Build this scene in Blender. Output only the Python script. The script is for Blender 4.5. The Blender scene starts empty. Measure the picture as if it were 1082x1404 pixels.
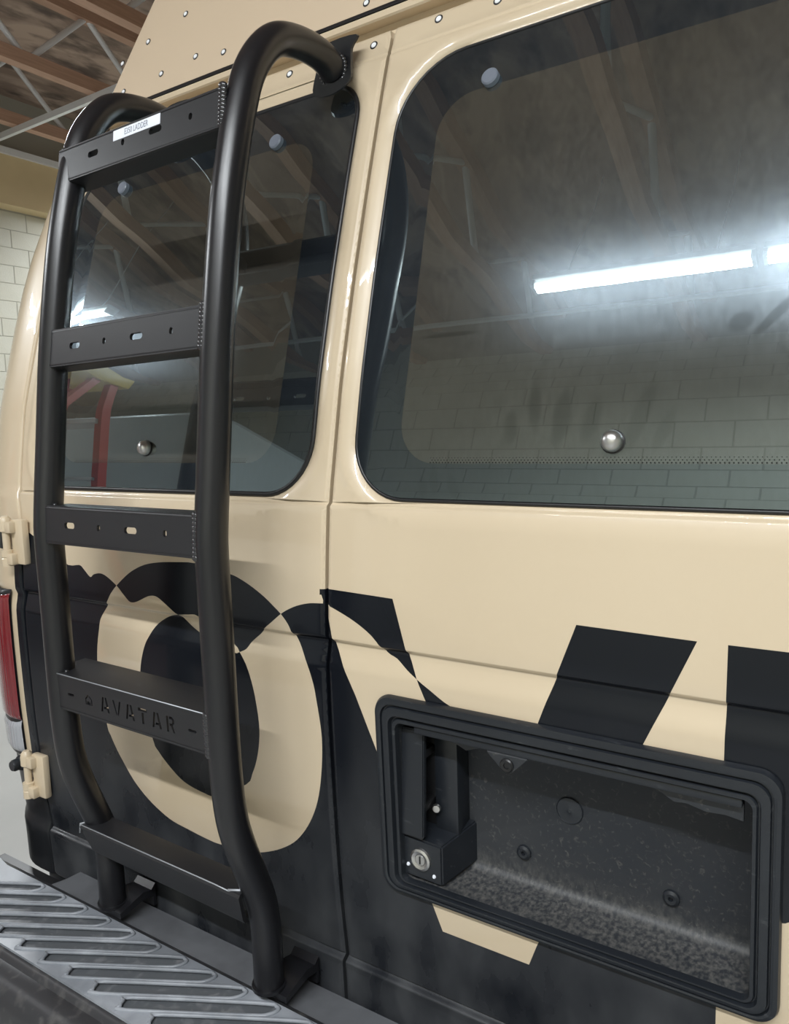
import bpy, bmesh, math, random
import numpy as np
from mathutils import Vector, Matrix
from mathutils.geometry import delaunay_2d_cdt
random.seed(4)
SC = bpy.context.scene
COL = SC.collection
PI = math.pi
# ------------------------------------------------------------------ camera
cam = bpy.data.cameras.new('camera'); camo = bpy.data.objects.new('camera', cam); COL.objects.link(camo)
cam.sensor_fit = 'HORIZONTAL'; cam.sensor_width = 36.0; cam.lens = 1050.0/1082.0*36.0
cam.clip_start = .01
_r = Vector((0.837, 0.546, -0.032)).normalized()
_f = Vector((-0.545, 0.830, -0.115)); _f = (_f-_r*_f.dot(_r)).normalized()
_u = _r.cross(_f)
M4 = Matrix((( _r.x, _u.x, -_f.x, .6701), (_r.y, _u.y, -_f.y, -.85), (_r.z, _u.z, -_f.z, 1.5), (0, 0, 0, 1)))
camo.matrix_world = M4
SC.camera = camo
# ------------------------------------------------------------------ world, exposure
w = bpy.data.worlds.new('world'); SC.world = w; w.use_nodes = True
w.node_tree.nodes['Background'].inputs[0].default_value = (.75, .85, 1, 1)
w.node_tree.nodes['Background'].inputs[1].default_value = .15
SC.view_settings.view_transform = 'Standard'; SC.view_settings.look = 'None'
SC.view_settings.gamma = 1; SC.view_settings.use_curve_mapping = False
SC.view_settings.exposure = -0.05
# ceiling tube positions: (x centre, y, z, length along x, power)
TUBES = [(-.62, -2.73, 4.10, 1.22, 42), (.68, -2.73, 4.10, 1.22, 90), (1.98, -2.73, 4.10, 1.22, 105),
         (-4.95, -1.93, 3.85, 1.22, 50),
         (-5.0, 2.2, 4.35, 1.22, 150), (-3.4, 5.6, 4.35, 1.22, 90), (-6.6, 5.6, 4.35, 1.22, 80)]
WALL_TUBES = []          # on the rear wall: x centre, power
L_COL = (.93, .97, 1.0)

# ------------------------------------------------------------------ materials
def mat(name, base, rough=.5, metal=0, coat=0, coat_r=.03, spec=.5):
    m = bpy.data.materials.new(name); m.use_nodes = True
    b = m.node_tree.nodes['Principled BSDF']
    b.inputs['Base Color'].default_value = (*base, 1); b.inputs['Roughness'].default_value = rough
    b.inputs['Metallic'].default_value = metal; b.inputs['Coat Weight'].default_value = coat
    b.inputs['Coat Roughness'].default_value = coat_r; b.inputs['Specular IOR Level'].default_value = spec
    return m
def N(m, t, **kw):
    n = m.node_tree.nodes.new(t)
    for k, v in kw.items():
        if hasattr(n, k): setattr(n, k, v)
        else: n.inputs[k].default_value = v
    return n
def L(m, a, ao, b, bi): m.node_tree.links.new(a.outputs[ao], b.inputs[bi])
def pos(m, scale=(1, 1, 1)):
    tc = N(m, 'ShaderNodeTexCoord'); mp = N(m, 'ShaderNodeMapping'); mp.inputs['Scale'].default_value = scale
    L(m, tc, 'Object', mp, 'Vector'); return mp
def mottle(m, c2, scale=6, lo=.4, hi=.7, amt=1.0, vscale=(1, 1, 1), detail=8, rough2=None, dist=0):
    """second colour laid over the base colour by a noise mask"""
    b = m.node_tree.nodes['Principled BSDF']
    mp = pos(m, vscale); n = N(m, 'ShaderNodeTexNoise'); n.inputs['Scale'].default_value = scale
    n.inputs['Detail'].default_value = detail; n.inputs['Distortion'].default_value = dist
    L(m, mp, 0, n, 'Vector')
    r = N(m, 'ShaderNodeMapRange'); r.inputs['From Min'].default_value = lo; r.inputs['From Max'].default_value = hi
    r.inputs['To Max'].default_value = amt
    L(m, n, 0, r, 'Value')
    mx = N(m, 'ShaderNodeMix', data_type='RGBA')
    L(m, r, 0, mx, 'Factor'); mx.inputs[7].default_value = (*c2, 1)
    src = b.inputs['Base Color']
    if src.is_linked: m.node_tree.links.new(src.links[0].from_socket, mx.inputs[6])
    else: mx.inputs[6].default_value = src.default_value[:]
    L(m, mx, 2, b, 'Base Color')
    if rough2 is not None:
        mr = N(m, 'ShaderNodeMix', data_type='FLOAT'); L(m, r, 0, mr, 'Factor')
        if b.inputs['Roughness'].is_linked: m.node_tree.links.new(b.inputs['Roughness'].links[0].from_socket, mr.inputs[2])
        else: mr.inputs[2].default_value = b.inputs['Roughness'].default_value
        mr.inputs[3].default_value = rough2; L(m, mr, 0, b, 'Roughness')
    return r
def bump(m, scale=300, strength=.2, dist=.001, vscale=(1, 1, 1), detail=2):
    b = m.node_tree.nodes['Principled BSDF']
    mp = pos(m, vscale); n = N(m, 'ShaderNodeTexNoise'); n.inputs['Scale'].default_value = scale; n.inputs['Detail'].default_value = detail
    L(m, mp, 0, n, 'Vector'); bu = N(m, 'ShaderNodeBump'); bu.inputs['Strength'].default_value = strength; bu.inputs['Distance'].default_value = dist
    L(m, n, 0, bu, 'Height'); L(m, bu, 0, b, 'Normal')

TAN = mat('tan_paint', (.62, .505, .355), .35, coat=.8, coat_r=.02)
mottle(TAN, (.66, .545, .39), 3, .4, .8, .5)
TAN2 = mat('tan_cap', (.60, .475, .34), .5)
BLK = mat('black_vinyl', (.007, .0085, .012), .20, spec=.3)
mottle(BLK, (.022, .024, .028), 2.5, .45, .9, .4, (1, 1, .5))
def road_dust(m, c2, z0, z1, amt, sc=9, lo=.3):
    """road dust settled on the lower sheet metal, broken up by noise"""
    b = m.node_tree.nodes['Principled BSDF']
    tc = N(m, 'ShaderNodeTexCoord'); sp = N(m, 'ShaderNodeSeparateXYZ'); L(m, tc, 'Object', sp, 0)
    r = N(m, 'ShaderNodeMapRange'); r.inputs['From Min'].default_value = z1; r.inputs['From Max'].default_value = z0; r.inputs['To Max'].default_value = amt
    L(m, sp, 2, r, 'Value')
    n = N(m, 'ShaderNodeTexNoise'); n.inputs['Scale'].default_value = sc; n.inputs['Detail'].default_value = 9
    mp = pos(m, (1.3, 1, .7)); L(m, mp, 0, n, 'Vector')
    q = N(m, 'ShaderNodeMapRange'); q.inputs['From Min'].default_value = lo; q.inputs['From Max'].default_value = .7; L(m, n, 0, q, 'Value')
    k = N(m, 'ShaderNodeMath', operation='MULTIPLY'); L(m, r, 0, k, 0); L(m, q, 0, k, 1)
    mx = N(m, 'ShaderNodeMix', data_type='RGBA'); L(m, k, 0, mx, 'Factor')
    m.node_tree.links.new(b.inputs['Base Color'].links[0].from_socket, mx.inputs[6]); mx.inputs[7].default_value = (*c2, 1); L(m, mx, 2, b, 'Base Color')
    mr = N(m, 'ShaderNodeMix', data_type='FLOAT'); L(m, k, 0, mr, 'Factor'); mr.inputs[2].default_value = b.inputs['Roughness'].default_value; mr.inputs[3].default_value = .6
    L(m, mr, 0, b, 'Roughness')
road_dust(BLK, (.085, .088, .093), .62, 1.08, .9)
DIRTY = mat('dirty_black', (.009, .010, .012), .34, spec=.4)
mottle(DIRTY, (.028, .029, .032), 3, .35, .8, .6, (1.2, 1, .5), rough2=.5)
mottle(DIRTY, (.07, .07, .07), 90, .62, .8, .5, (1, 1, .3))
POWDER = mat('black_powder_coat', (.009, .009, .011), .30, spec=.6)
bump(POWDER, 1500, .22, .0003)
POWDER2 = mat('black_powder_coat_rung', (.014, .014, .016), .40, spec=.55)
bump(POWDER2, 1500, .3, .0003)
WELD = mat('weld_metal', (.022, .022, .025), .22, spec=.8)
BARE = mat('scuffed_bare_edge', (.42, .44, .47), .4, metal=.4)
PLAS = mat('black_plastic', (.013, .0155, .020), .36)
mottle(PLAS, (.035, .04, .047), 4, .45, .8, .5, rough2=.5)
bump(PLAS, 700, .12, .0004)
PLAS_D = mat('dusty_plastic', (.018, .021, .026), .45)
mottle(PLAS_D, (.035, .036, .038), 6, .4, .75, .6)
mottle(PLAS_D, (.12, .115, .105), 140, .58, .74, .5, (1, 1, 1), detail=12, dist=1.0)
road_dust(PLAS_D, (.13, .125, .115), .868, .915, .75, 150, .38)
mottle(PLAS, (.10, .105, .11), 130, .64, .8, .5, (.3, 1, 1))
RUB = mat('black_rubber', (.010, .010, .011), .35)
DARK = mat('dark_interior', (.012, .012, .013), .8)
TREAD = mat('tread_plastic', (.21, .225, .25), .36)
mottle(TREAD, (.42, .44, .48), 14, .42, .72, .7, detail=10, rough2=.5, dist=.4)
mottle(TREAD, (.08, .085, .093), 5, .5, .75, .5)
GROOVE = mat('tread_groove_plastic', (.085, .092, .10), .45)
mottle(GROOVE, (.20, .20, .21), 38, .52, .72, .6, (1, 1, 1), detail=12, dist=1.2)
BUMP = mat('bumper_plastic', (.030, .030, .033), .38)
mottle(BUMP, (.12, .115, .11), 40, .55, .75, .6, (1, 1, 1), detail=12, rough2=.6)
SILL = mat('sill_plastic', (.13, .135, .145), .5)
mottle(SILL, (.05, .05, .055), 12, .4, .7, .7, detail=10)
CHROME = mat('brushed_metal', (.62, .61, .60), .32, metal=1)
RIVET = mat('rivet_head', (.92, .93, .95), .3)
WHITE = mat('white_label', (.80, .83, .90), .5)
INK = mat('label_ink', (.25, .27, .32), .6)
CAPG = mat('grey_cap', (.16, .18, .22), .35)
BLOCK = mat('painted_block', (.60, .59, .50), .6)
bump(BLOCK, 60, .5, .003, detail=8)
mottle(BLOCK, (.56, .54, .44), 2.5, .4, .7, .6)
MORT = mat('mortar', (.40, .39, .33), .8)
CONC = mat('concrete', (.40, .40, .385), .35)
mottle(CONC, (.31, .31, .30), 1.6, .35, .7, .7, detail=10)
DECK = mat('roof_deck', (.26, .19, .15), .85)
mottle(DECK, (.50, .38, .30), 2.2, .42, .6, .9, (1, .45, 1), detail=9, dist=1.2)
mottle(DECK, (.08, .06, .05), 5, .5, .65, .8, (1, .4, 1), detail=9)
WOOD = mat('joist_wood', (.48, .30, .21), .7)
mottle(WOOD, (.36, .22, .15), 22, .4, .7, .7, (3, .15, 3))
STEEL = mat('galvanised_steel', (.72, .73, .74), .4, metal=.1)
PLY = mat('yellowed_board', (.68, .54, .31), .7)
mottle(PLY, (.58, .45, .25), 2, .4, .7, .7)
WTRIM = mat('white_trim', (.7, .7, .68), .5)
RED = mat('red_fibreglass', (.52, .035, .02), .4)
YEL = mat('yellow_plastic', (.70, .48, .05), .4)
GREEN = mat('green_sign', (.01, .22, .08), .5)
WVAN = mat('white_vehicle_paint', (.55, .57, .58), .3, coat=.5)
TYRE = mat('tyre_rubber', (.018, .018, .018), .7)
def lens(name, c, e=.02):
    m = mat(name, c, .12, coat=1); b = m.node_tree.nodes['Principled BSDF']
    v = N(m, 'ShaderNodeTexWave'); v.inputs['Scale'].default_value = 40; v.inputs['Distortion'].default_value = .4
    mp = pos(m, (1, 1, 1)); L(m, mp, 0, v, 'Vector')
    bu = N(m, 'ShaderNodeBump'); bu.inputs['Strength'].default_value = .35; bu.inputs['Distance'].default_value = .004
    L(m, v, 1, bu, 'Height'); L(m, bu, 0, b, 'Normal'); return m
LENSR = lens('red_lens', (.17, .004, .010)); LENSC = lens('clear_lens', (.36, .37, .40))
def emis(name, c, s):
    m = bpy.data.materials.new(name); m.use_nodes = True; nt = m.node_tree
    for n in list(nt.nodes): nt.nodes.remove(n)
    e = nt.nodes.new('ShaderNodeEmission'); o = nt.nodes.new('ShaderNodeOutputMaterial')
    e.inputs[0].default_value = (*c, 1); e.inputs[1].default_value = s
    nt.links.new(e.outputs[0], o.inputs[0]); return m
TUBE = emis('lit_tube', L_COL, 14)
def glass(name, tint, dust_c, dust_amt, opaque, haze):
    m = bpy.data.materials.new(name); m.use_nodes = True; nt = m.node_tree
    for n in list(nt.nodes): nt.nodes.remove(n)
    out = N(m, 'ShaderNodeOutputMaterial')
    if opaque: under = N(m, 'ShaderNodeBsdfDiffuse'); under.inputs[0].default_value = (*tint, 1)
    else: under = N(m, 'ShaderNodeBsdfTransparent'); under.inputs[0].default_value = (*tint, 1)
    df = N(m, 'ShaderNodeBsdfDiffuse'); df.inputs[0].default_value = (*dust_c, 1)
    mp = pos(m, (1, 1, .55)); n1 = N(m, 'ShaderNodeTexNoise'); n1.inputs['Scale'].default_value = 4; n1.inputs['Detail'].default_value = 3
    L(m, mp, 0, n1, 'Vector')
    mp2 = pos(m, (1, 1, .25)); n2 = N(m, 'ShaderNodeTexNoise'); n2.inputs['Scale'].default_value = 170; n2.inputs['Detail'].default_value = 4
    L(m, mp2, 0, n2, 'Vector')
    mu = N(m, 'ShaderNodeMath', operation='MULTIPLY'); L(m, n1, 0, mu, 0); L(m, n2, 0, mu, 1)
    # wiped finger streaks: slanted ellipses where there is no dust
    tc = N(m, 'ShaderNodeTexCoord')
    prev = None
    for (sx, sz, rx, rz, sh) in SMEARS:
        v = N(m, 'ShaderNodeSeparateXYZ'); L(m, tc, 'Object', v, 0)
        ax = N(m, 'ShaderNodeMath', operation='SUBTRACT'); L(m, v, 0, ax, 0); ax.inputs[1].default_value = sx
        az = N(m, 'ShaderNodeMath', operation='SUBTRACT'); L(m, v, 2, az, 0); az.inputs[1].default_value = sz
        k = N(m, 'ShaderNodeMath', operation='MULTIPLY_ADD'); L(m, az, 0, k, 0); k.inputs[1].default_value = -sh; L(m, ax, 0, k, 2)
        d1 = N(m, 'ShaderNodeMath', operation='DIVIDE'); L(m, k, 0, d1, 0); d1.inputs[1].default_value = rx
        d2 = N(m, 'ShaderNodeMath', operation='DIVIDE'); L(m, az, 0, d2, 0); d2.inputs[1].default_value = rz
        p1 = N(m, 'ShaderNodeMath', operation='MULTIPLY'); L(m, d1, 0, p1, 0); L(m, d1, 0, p1, 1)
        p2 = N(m, 'ShaderNodeMath', operation='MULTIPLY_ADD'); L(m, d2, 0, p2, 0); L(m, d2, 0, p2, 1); L(m, p1, 0, p2, 2)
        r = N(m, 'ShaderNodeMapRange'); r.inputs['From Min'].default_value = .45; r.inputs['From Max'].default_value = 1.2; r.inputs['To Min'].default_value = .1 if sz < 1.58 else 0
        L(m, p2, 0, r, 'Value')
        if prev is None: prev = r
        else:
            q = N(m, 'ShaderNodeMath', operation='MULTIPLY'); L(m, prev, 0, q, 0); L(m, r, 0, q, 1); prev = q
    dm = N(m, 'ShaderNodeMath', operation='MULTIPLY'); L(m, mu, 0, dm, 0); L(m, prev, 0, dm, 1)
    fac = N(m, 'ShaderNodeMapRange'); fac.inputs['From Min'].default_value = 0; fac.inputs['From Max'].default_value = .36
    fac.inputs['To Min'].default_value = dust_amt*.55; fac.inputs['To Max'].default_value = dust_amt; L(m, dm, 0, fac, 'Value')
    m1 = N(m, 'ShaderNodeMixShader'); L(m, fac, 0, m1, 0); L(m, under, 0, m1, 1); L(m, df, 0, m1, 2)
    # dusty haze: rough reflection
    g2 = N(m, 'ShaderNodeBsdfGlossy'); g2.inputs['Roughness'].default_value = .20; g2.inputs[0].default_value = (.72, .88, 1, 1)
    hf = N(m, 'ShaderNodeMath', operation='MULTIPLY'); L(m, fac, 0, hf, 0); hf.inputs[1].default_value = haze/dust_amt
    m2 = N(m, 'ShaderNodeMixShader'); L(m, hf, 0, m2, 0); L(m, m1, 0, m2, 1); L(m, g2, 0, m2, 2)
    g = N(m, 'ShaderNodeBsdfGlossy'); g.inputs['Roughness'].default_value = .004; g.inputs[0].default_value = (.84, 1, 1, 1)
    fr = N(m, 'ShaderNodeFresnel'); fr.inputs[0].default_value = 1.62
    f2 = N(m, 'ShaderNodeMath', operation='MULTIPLY'); L(m, fr, 0, f2, 0); f2.inputs[1].default_value = GL_K
    f3 = N(m, 'ShaderNodeMath', operation='MINIMUM'); L(m, f2, 0, f3, 0); f3.inputs[1].default_value = 1
    m3 = N(m, 'ShaderNodeMixShader'); L(m, f3, 0, m3, 0); L(m, m2, 0, m3, 1); L(m, g, 0, m3, 2)
    L(m, m3, 0, out, 0); return m
GL_K = 2.25
SMEARS = [(.335, 1.500, .012, .035, .1), (.372, 1.497, .011, .028, .25), (.428, 1.500, .011, .040, .35), (.300, 1.515, .009, .030, -.05),
          (.270, 1.490, .009, .022, 0), (.455, 1.485, .009, .025, .4), (.150, 1.415, .007, .014, -.1), (.166, 1.425, .007, .020, -.1), (.195, 1.417, .009, .016, -.3),
          (.527, 1.596, .014, .011, .3), (.560, 1.600, .008, .024, .9), (.585, 1.594, .010, .012, .5), (.17, 1.614, .045, .0035, 0)]
GLASS = glass('window_glass', (.20, .20, .19), (.32, .285, .23), .15, False, .07)
FRIT = glass('frit_band', (.004, .006, .009), (.30, .33, .36), .035, True, .05)

# ------------------------------------------------------------------ object helpers
def link(name, me, parent=None, m=None, smooth=False):
    o = bpy.data.objects.new(name, me); COL.objects.link(o)
    if m is not None:
        for k in (m if isinstance(m, (list, tuple)) else [m]): me.materials.append(k)
    if smooth: me.polygons.foreach_set('use_smooth', [True]*len(me.polygons))
    if parent is not None:
        o.parent = parent; o.matrix_parent_inverse = Matrix.Translation(-root_loc(parent))
    return o
ROOTS = {}
def root_loc(p):
    return ROOTS.get(p.name, Vector((0, 0, 0)))    # meshes keep world coordinates, only empties stand elsewhere
def empty(name, loc, label, cat, group=None):
    o = bpy.data.objects.new(name, None); COL.objects.link(o); o.location = loc; o.empty_display_size = .1
    ROOTS[o.name] = Vector(loc); tag(o, label, cat, group); return o
def tag(o, label=None, cat=None, group=None, kind=None):
    if label: o['label'] = label
    if cat: o['category'] = cat
    if group: o['group'] = group
    if kind: o['kind'] = kind
    return o
def bm_obj(name, bm, m, parent=None, smooth=False, sharp=None):
    me = bpy.data.meshes.new(name); bm.normal_update(); bm.to_mesh(me); bm.free()
    o = link(name, me, parent, m, smooth)
    if sharp:
        me.set_sharp_from_angle(angle=math.radians(sharp))
    return o
def add_box(bm, lo, hi, bev=0, seg=2):
    r = bmesh.ops.create_cube(bm, size=1)
    vs = r['verts']
    for v in vs:
        v.co = Vector([(lo[i]+hi[i])/2+v.co[i]*(hi[i]-lo[i]) for i in range(3)])
    if bev:
        es = list({e for v in vs for e in v.link_edges})
        bmesh.ops.bevel(bm, geom=es, offset=bev, segments=seg, profile=.5, affect='EDGES')
    return vs
def box(name, lo, hi, m, parent=None, bev=0, smooth=True):
    bm = bmesh.new(); add_box(bm, lo, hi, bev); return bm_obj(name, bm, m, parent, smooth and bev > 0, 40)
def catmull(pts, n=6, closed=False):
    P = [Vector(p) for p in pts]; out = []
    m = len(P)
    for i in range(m if closed else m-1):
        if closed: a, b, c, d = P[(i-1) % m], P[i], P[(i+1) % m], P[(i+2) % m]
        else: a, b, c, d = P[max(i-1, 0)], P[i], P[i+1], P[min(i+2, m-1)]
        for k in range(n):
            t = k/n
            out.append(.5*((2*b)+(-a+c)*t+(2*a-5*b+4*c-d)*t*t+(-a+3*b-3*c+d)*t**3))
    if not closed: out.append(P[-1])
    return out
def add_tube(bm, path, r, seg=24, cap=True, closed=False, up=Vector((1, 0, 0)), rz=None):
    rings = []
    P = [Vector(p) for p in path]; n = len(P)
    for i, p in enumerate(P):
        if closed: t = P[(i+1) % n]-P[(i-1) % n]
        else: t = P[min(i+1, n-1)]-P[max(i-1, 0)]
        t.normalize()
        u = up-t*up.dot(t)
        if u.length < 1e-4: u = Vector((0, 0, 1))-t*t.z
        u.normalize(); v = t.cross(u)
        rr = r(i/(n-1)) if callable(r) else r
        rings.append([bm.verts.new(p+(u*math.cos(a)+v*math.sin(a)*(rz or 1))*rr) for a in [2*PI*k/seg for k in range(seg)]])
    for i in range(n if closed else n-1):
        A, B = rings[i], rings[(i+1) % n]
        for k in range(seg):
            bm.faces.new((A[k], A[(k+1) % seg], B[(k+1) % seg], B[k]))
    if cap and not closed:
        bm.faces.new(rings[0][::-1]); bm.faces.new(rings[-1])
    return rings
def add_lathe(bm, prof, origin, axis, seg=20):
    """prof: list of (radius, height along axis)"""
    ax = Vector(axis).normalized(); u = ax.orthogonal().normalized(); v = ax.cross(u); o = Vector(origin); rings = []
    for r, h in prof:
        if r < 1e-6: rings.append([bm.verts.new(o+ax*h)])
        else: rings.append([bm.verts.new(o+ax*h+(u*math.cos(2*PI*k/seg)+v*math.sin(2*PI*k/seg))*r) for k in range(seg)])
    for A, B in zip(rings, rings[1:]):
        for k in range(seg):
            a = [A[k % len(A)], A[(k+1) % len(A)], B[(k+1) % len(B)], B[k % len(B)]]
            q = []
            for x in a:
                if x not in q: q.append(x)
            if len(q) > 2: bm.faces.new(q)
def lathe(name, prof, origin, axis, m, parent=None, seg=20, sharp=35):
    bm = bmesh.new(); add_lathe(bm, prof, origin, axis, seg)
    bmesh.ops.recalc_face_normals(bm, faces=bm.faces)
    return bm_obj(name, bm, m, parent, True, sharp)

# ------------------------------------------------------------------ 2D helpers (x, z)
def pip(P, poly):
    x, z = P[:, 0], P[:, 1]; ins = np.zeros(len(P), bool); Q = np.asarray(poly, float); R = np.roll(Q, -1, 0)
    for (ax, az), (bx, bz) in zip(Q, R):
        c = (az > z) != (bz > z)
        if az != bz: ins ^= c & (x < (bx-ax)*(z-az)/(bz-az)+ax)
    return ins
def dist(P, poly, closed=True):
    Q = np.asarray(poly, float); R = np.roll(Q, -1, 0)
    if not closed: Q, R = Q[:-1], R[:-1]
    d = np.full(len(P), 1e9)
    for a, b in zip(Q, R):
        ab = b-a; t = np.clip(((P-a)@ab)/max(ab@ab, 1e-12), 0, 1)
        d = np.minimum(d, np.hypot(*(P-(a+t[:, None]*ab)).T))
    return d
def rrect(x0, z0, x1, z1, r, n=8):
    """rounded rectangle, counter-clockwise from the lower right; r may be 4 radii: lower left, lower right, upper right, upper left"""
    if not isinstance(r, (tuple, list)): r = (r,)*4
    out = []
    for (cx, cz, rr, a0) in ((x1-r[1], z0+r[1], r[1], -90), (x1-r[2], z1-r[2], r[2], 0), (x0+r[3], z1-r[3], r[3], 90), (x0+r[0], z0+r[0], r[0], 180)):
        for k in range(n+1):
            a = math.radians(a0+90*k/n); out.append((cx+rr*math.cos(a), cz+rr*math.sin(a)))
    return out
def densify(poly, step, closed=True):
    out = []; m = len(poly)
    for i in range(m if closed else m-1):
        a = poly[i]; b = poly[(i+1) % m]; k = max(1, int(math.hypot(b[0]-a[0], b[1]-a[1])/step))
        out += [(a[0]+(b[0]-a[0])*j/k, a[1]+(b[1]-a[1])*j/k) for j in range(k)]
    if not closed: out.append(poly[-1])
    return out
def offset(poly, d):
    """offset outward (positive) of a counter-clockwise polygon"""
    Q = np.asarray(poly, float); t = np.roll(Q, -1, 0)-np.roll(Q, 1, 0); n = np.stack([t[:, 1], -t[:, 0]], 1)
    n /= np.maximum(np.linalg.norm(n, axis=1), 1e-9)[:, None]
    return [tuple(p) for p in Q+n*d]
def cdt(loops, opens, pts):
    vs, es = [], []
    for lp in loops:
        k = len(vs); vs += [Vector(p) for p in lp]; es += [(k+i, k+(i+1) % len(lp)) for i in range(len(lp))]
    for lp in opens:
        k = len(vs); vs += [Vector(p) for p in lp]; es += [(k+i, k+i+1) for i in range(len(lp)-1)]
    vs += [Vector(p) for p in pts]
    r = delaunay_2d_cdt(vs, es, [], 0, 1e-6)
    V = np.array([tuple(v) for v in r[0]]); F = np.array([f for f in r[2] if len(f) == 3])
    return V, F
def panel(name, outer, holes, H, depth, mats, matfn=None, lines=(), openlines=(), step=.02, extra=(), parent=None, rings=(.002, .0045, .008), frame=None, flip=False, back=False):
    """a shell whose front is y = H(x, z), with holes, side skirts and one material per region.
       frame: optional function (x, z, y) -> Vector; used for flat plates in other planes"""
    xs = [p[0] for p in outer]; zs = [p[1] for p in outer]
    gx = np.arange(min(xs)+step/2, max(xs), step or 1); gz = np.arange(min(zs)+step/2, max(zs), step or 1)
    G = np.array([(x, z) for x in gx for z in gz]) if step else np.zeros((0, 2))
    pts = [tuple(p) for p in G] + list(extra)
    for d in rings:
        pts += offset(outer, -d)
        for h in holes: pts += offset(h, d)
    P = np.array(pts) if pts else np.zeros((0, 2))
    if len(P):
        k = pip(P, outer)
        for h in holes: k &= ~pip(P, h)
        dd = np.minimum.reduce([dist(P, outer)]+[dist(P, h) for h in holes]); k &= dd > .0012
        for ln in lines: k &= dist(P, ln) > .0012
        for ln in openlines: k &= dist(P, ln, False) > .0012
        P = P[k]
    V, F = cdt([outer]+list(holes)+list(lines), list(openlines), [tuple(p) for p in P])
    c = V[F].mean(1); k = pip(c, outer)
    for h in holes: k &= ~pip(c, h)
    F = F[k]; c = c[k]
    used = np.unique(F); mp = -np.ones(len(V), int); mp[used] = np.arange(len(used)); V = V[used]; F = mp[F]
    a, b, d = V[F[:, 0]], V[F[:, 1]], V[F[:, 2]]
    area = (b[:, 0]-a[:, 0])*(d[:, 1]-a[:, 1])-(b[:, 1]-a[:, 1])*(d[:, 0]-a[:, 0])
    F[area < 0] = F[area < 0][:, ::-1]
    mi = matfn(c) if matfn else np.zeros(len(F), int)
    Y = H(V[:, 0], V[:, 1]); h = .0012
    Hx = (H(V[:, 0]+h, V[:, 1])-H(V[:, 0]-h, V[:, 1]))/(2*h); Hz = (H(V[:, 0], V[:, 1]+h)-H(V[:, 0], V[:, 1]-h))/(2*h)
    nrm = np.stack([Hx, -np.ones(len(V)), Hz], 1); nrm /= np.linalg.norm(nrm, axis=1)[:, None]
    verts = [(V[i, 0], Y[i], V[i, 1]) for i in range(len(V))]; normals = [tuple(x) for x in nrm]
    faces = [tuple(int(q) for q in f) for f in F]; fm = list(mi)
    ed = {}
    for fi, f in enumerate(faces):
        for q in range(3):
            e = (f[q], f[(q+1) % 3]); ed[e] = fi
    nf = len(faces)
    for (i, j), fi in list(ed.items()):
        if (j, i) in ed: continue
        dx, dz = V[j]-V[i]; l = math.hypot(dx, dz) or 1; n = (dz/l, 0, -dx/l); k0 = len(verts)
        verts += [verts[i], verts[j], (V[j, 0], Y[j]+depth, V[j, 1]), (V[i, 0], Y[i]+depth, V[i, 1])]
        normals += [n]*4; faces.append((k0, k0+3, k0+2, k0+1)); fm.append(fm[fi])
    if back:
        k0 = len(verts); verts += [(V[i, 0], Y[i]+depth, V[i, 1]) for i in range(len(V))]; normals += [tuple(-q for q in x) for x in nrm]
        for fi in range(nf): f = faces[fi]; faces.append((k0+f[2], k0+f[1], k0+f[0])); fm.append(fm[fi])
    if frame:
        O, ex, ey, ez = frame
        verts = [tuple(O+ex*v[0]+ey*v[1]+ez*v[2]) for v in verts]; normals = [tuple((ex*v[0]+ey*v[1]+ez*v[2]).normalized()) for v in normals]
    me = bpy.data.meshes.new(name); me.from_pydata(verts, [], faces)
    me.polygons.foreach_set('material_index', [int(q) for q in fm]); me.polygons.foreach_set('use_smooth', [True]*len(faces))
    me.normals_split_custom_set_from_vertices(normals); me.update()
    return link(name, me, parent, mats)

# ------------------------------------------------------------------ the back of the van: y = S(z)
PZ = [.3, .5, .6, .70, .767, .853, .953, 1.043, 1.09, 1.138, 1.2, 1.258, 1.317, 1.391, 1.565, 1.713, 1.877, 2.015, 2.101, 2.3, 2.6]
PY = [.01, .006, .004, .002, -.005, -.0104, -.0142, -.0163, -.0169, -.0171, -.0154, -.0123, -.0073, 0, .037, .078, .129, .174, .205, .27, .37]
_tz = np.arange(.3, 2.6, .002); _ty = np.interp(_tz, PZ, PY)
_k = np.exp(-.5*(np.arange(-50, 51)*.002/.022)**2); _k /= _k.sum()
_ty = np.convolve(np.pad(_ty, 50, mode='edge'), _k, mode='valid')
def smooth(t): t = np.clip(t, 0, 1); return t*t*(3-2*t)
def S(z): return np.interp(z, _tz, _ty)-.005*smooth((1.3915-z)/.005)      # with the belt step
def Sf(z): return float(S(z))
def creases(z):
    up = smooth((1.201-z)/.007); dn = smooth((1.192-z)/.036)
    c = .0065*(up-dn)
    c = c-.010*smooth((.703-z)/.008)                                # lower step
    c = c+.0018*np.exp(-((z-2.060)/.0022)**2)+.002*smooth((z-2.06)/.01)
    return c
WIN_L = rrect(-.731, 1.398, -.041, 2.033, (.085, .085, .062, .11), 10)
WIN_R = rrect(.034, 1.396, .735, 2.028, (.085, .085, .11, .105), 10)
def xg(z): return np.interp(z, [.5, .65, .8, .95, 1.2, 1.337, 1.396, 1.54, 1.8, 1.87, 1.97, 2.1], [-.754, -.753, -.757, -.759, -.757, -.757, -.772, -.787, -.784, -.776, -.752, -.715])
Z0, Z1 = .602, 2.101
DOOR_L = [(-.003, Z0), (-.003, Z1-.012), (-.006, Z1)] + [(-.69, Z1), (-.705, Z1-.008)]+[(float(xg(z))+.004, z) for z in np.arange(2.05, .62, -.05)]+[(float(xg(.62))+.006, .606), (-.735, Z0)]
DOOR_L = DOOR_L[::-1]
DOOR_L = [DOOR_L[-1]]+DOOR_L[:-1]
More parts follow.
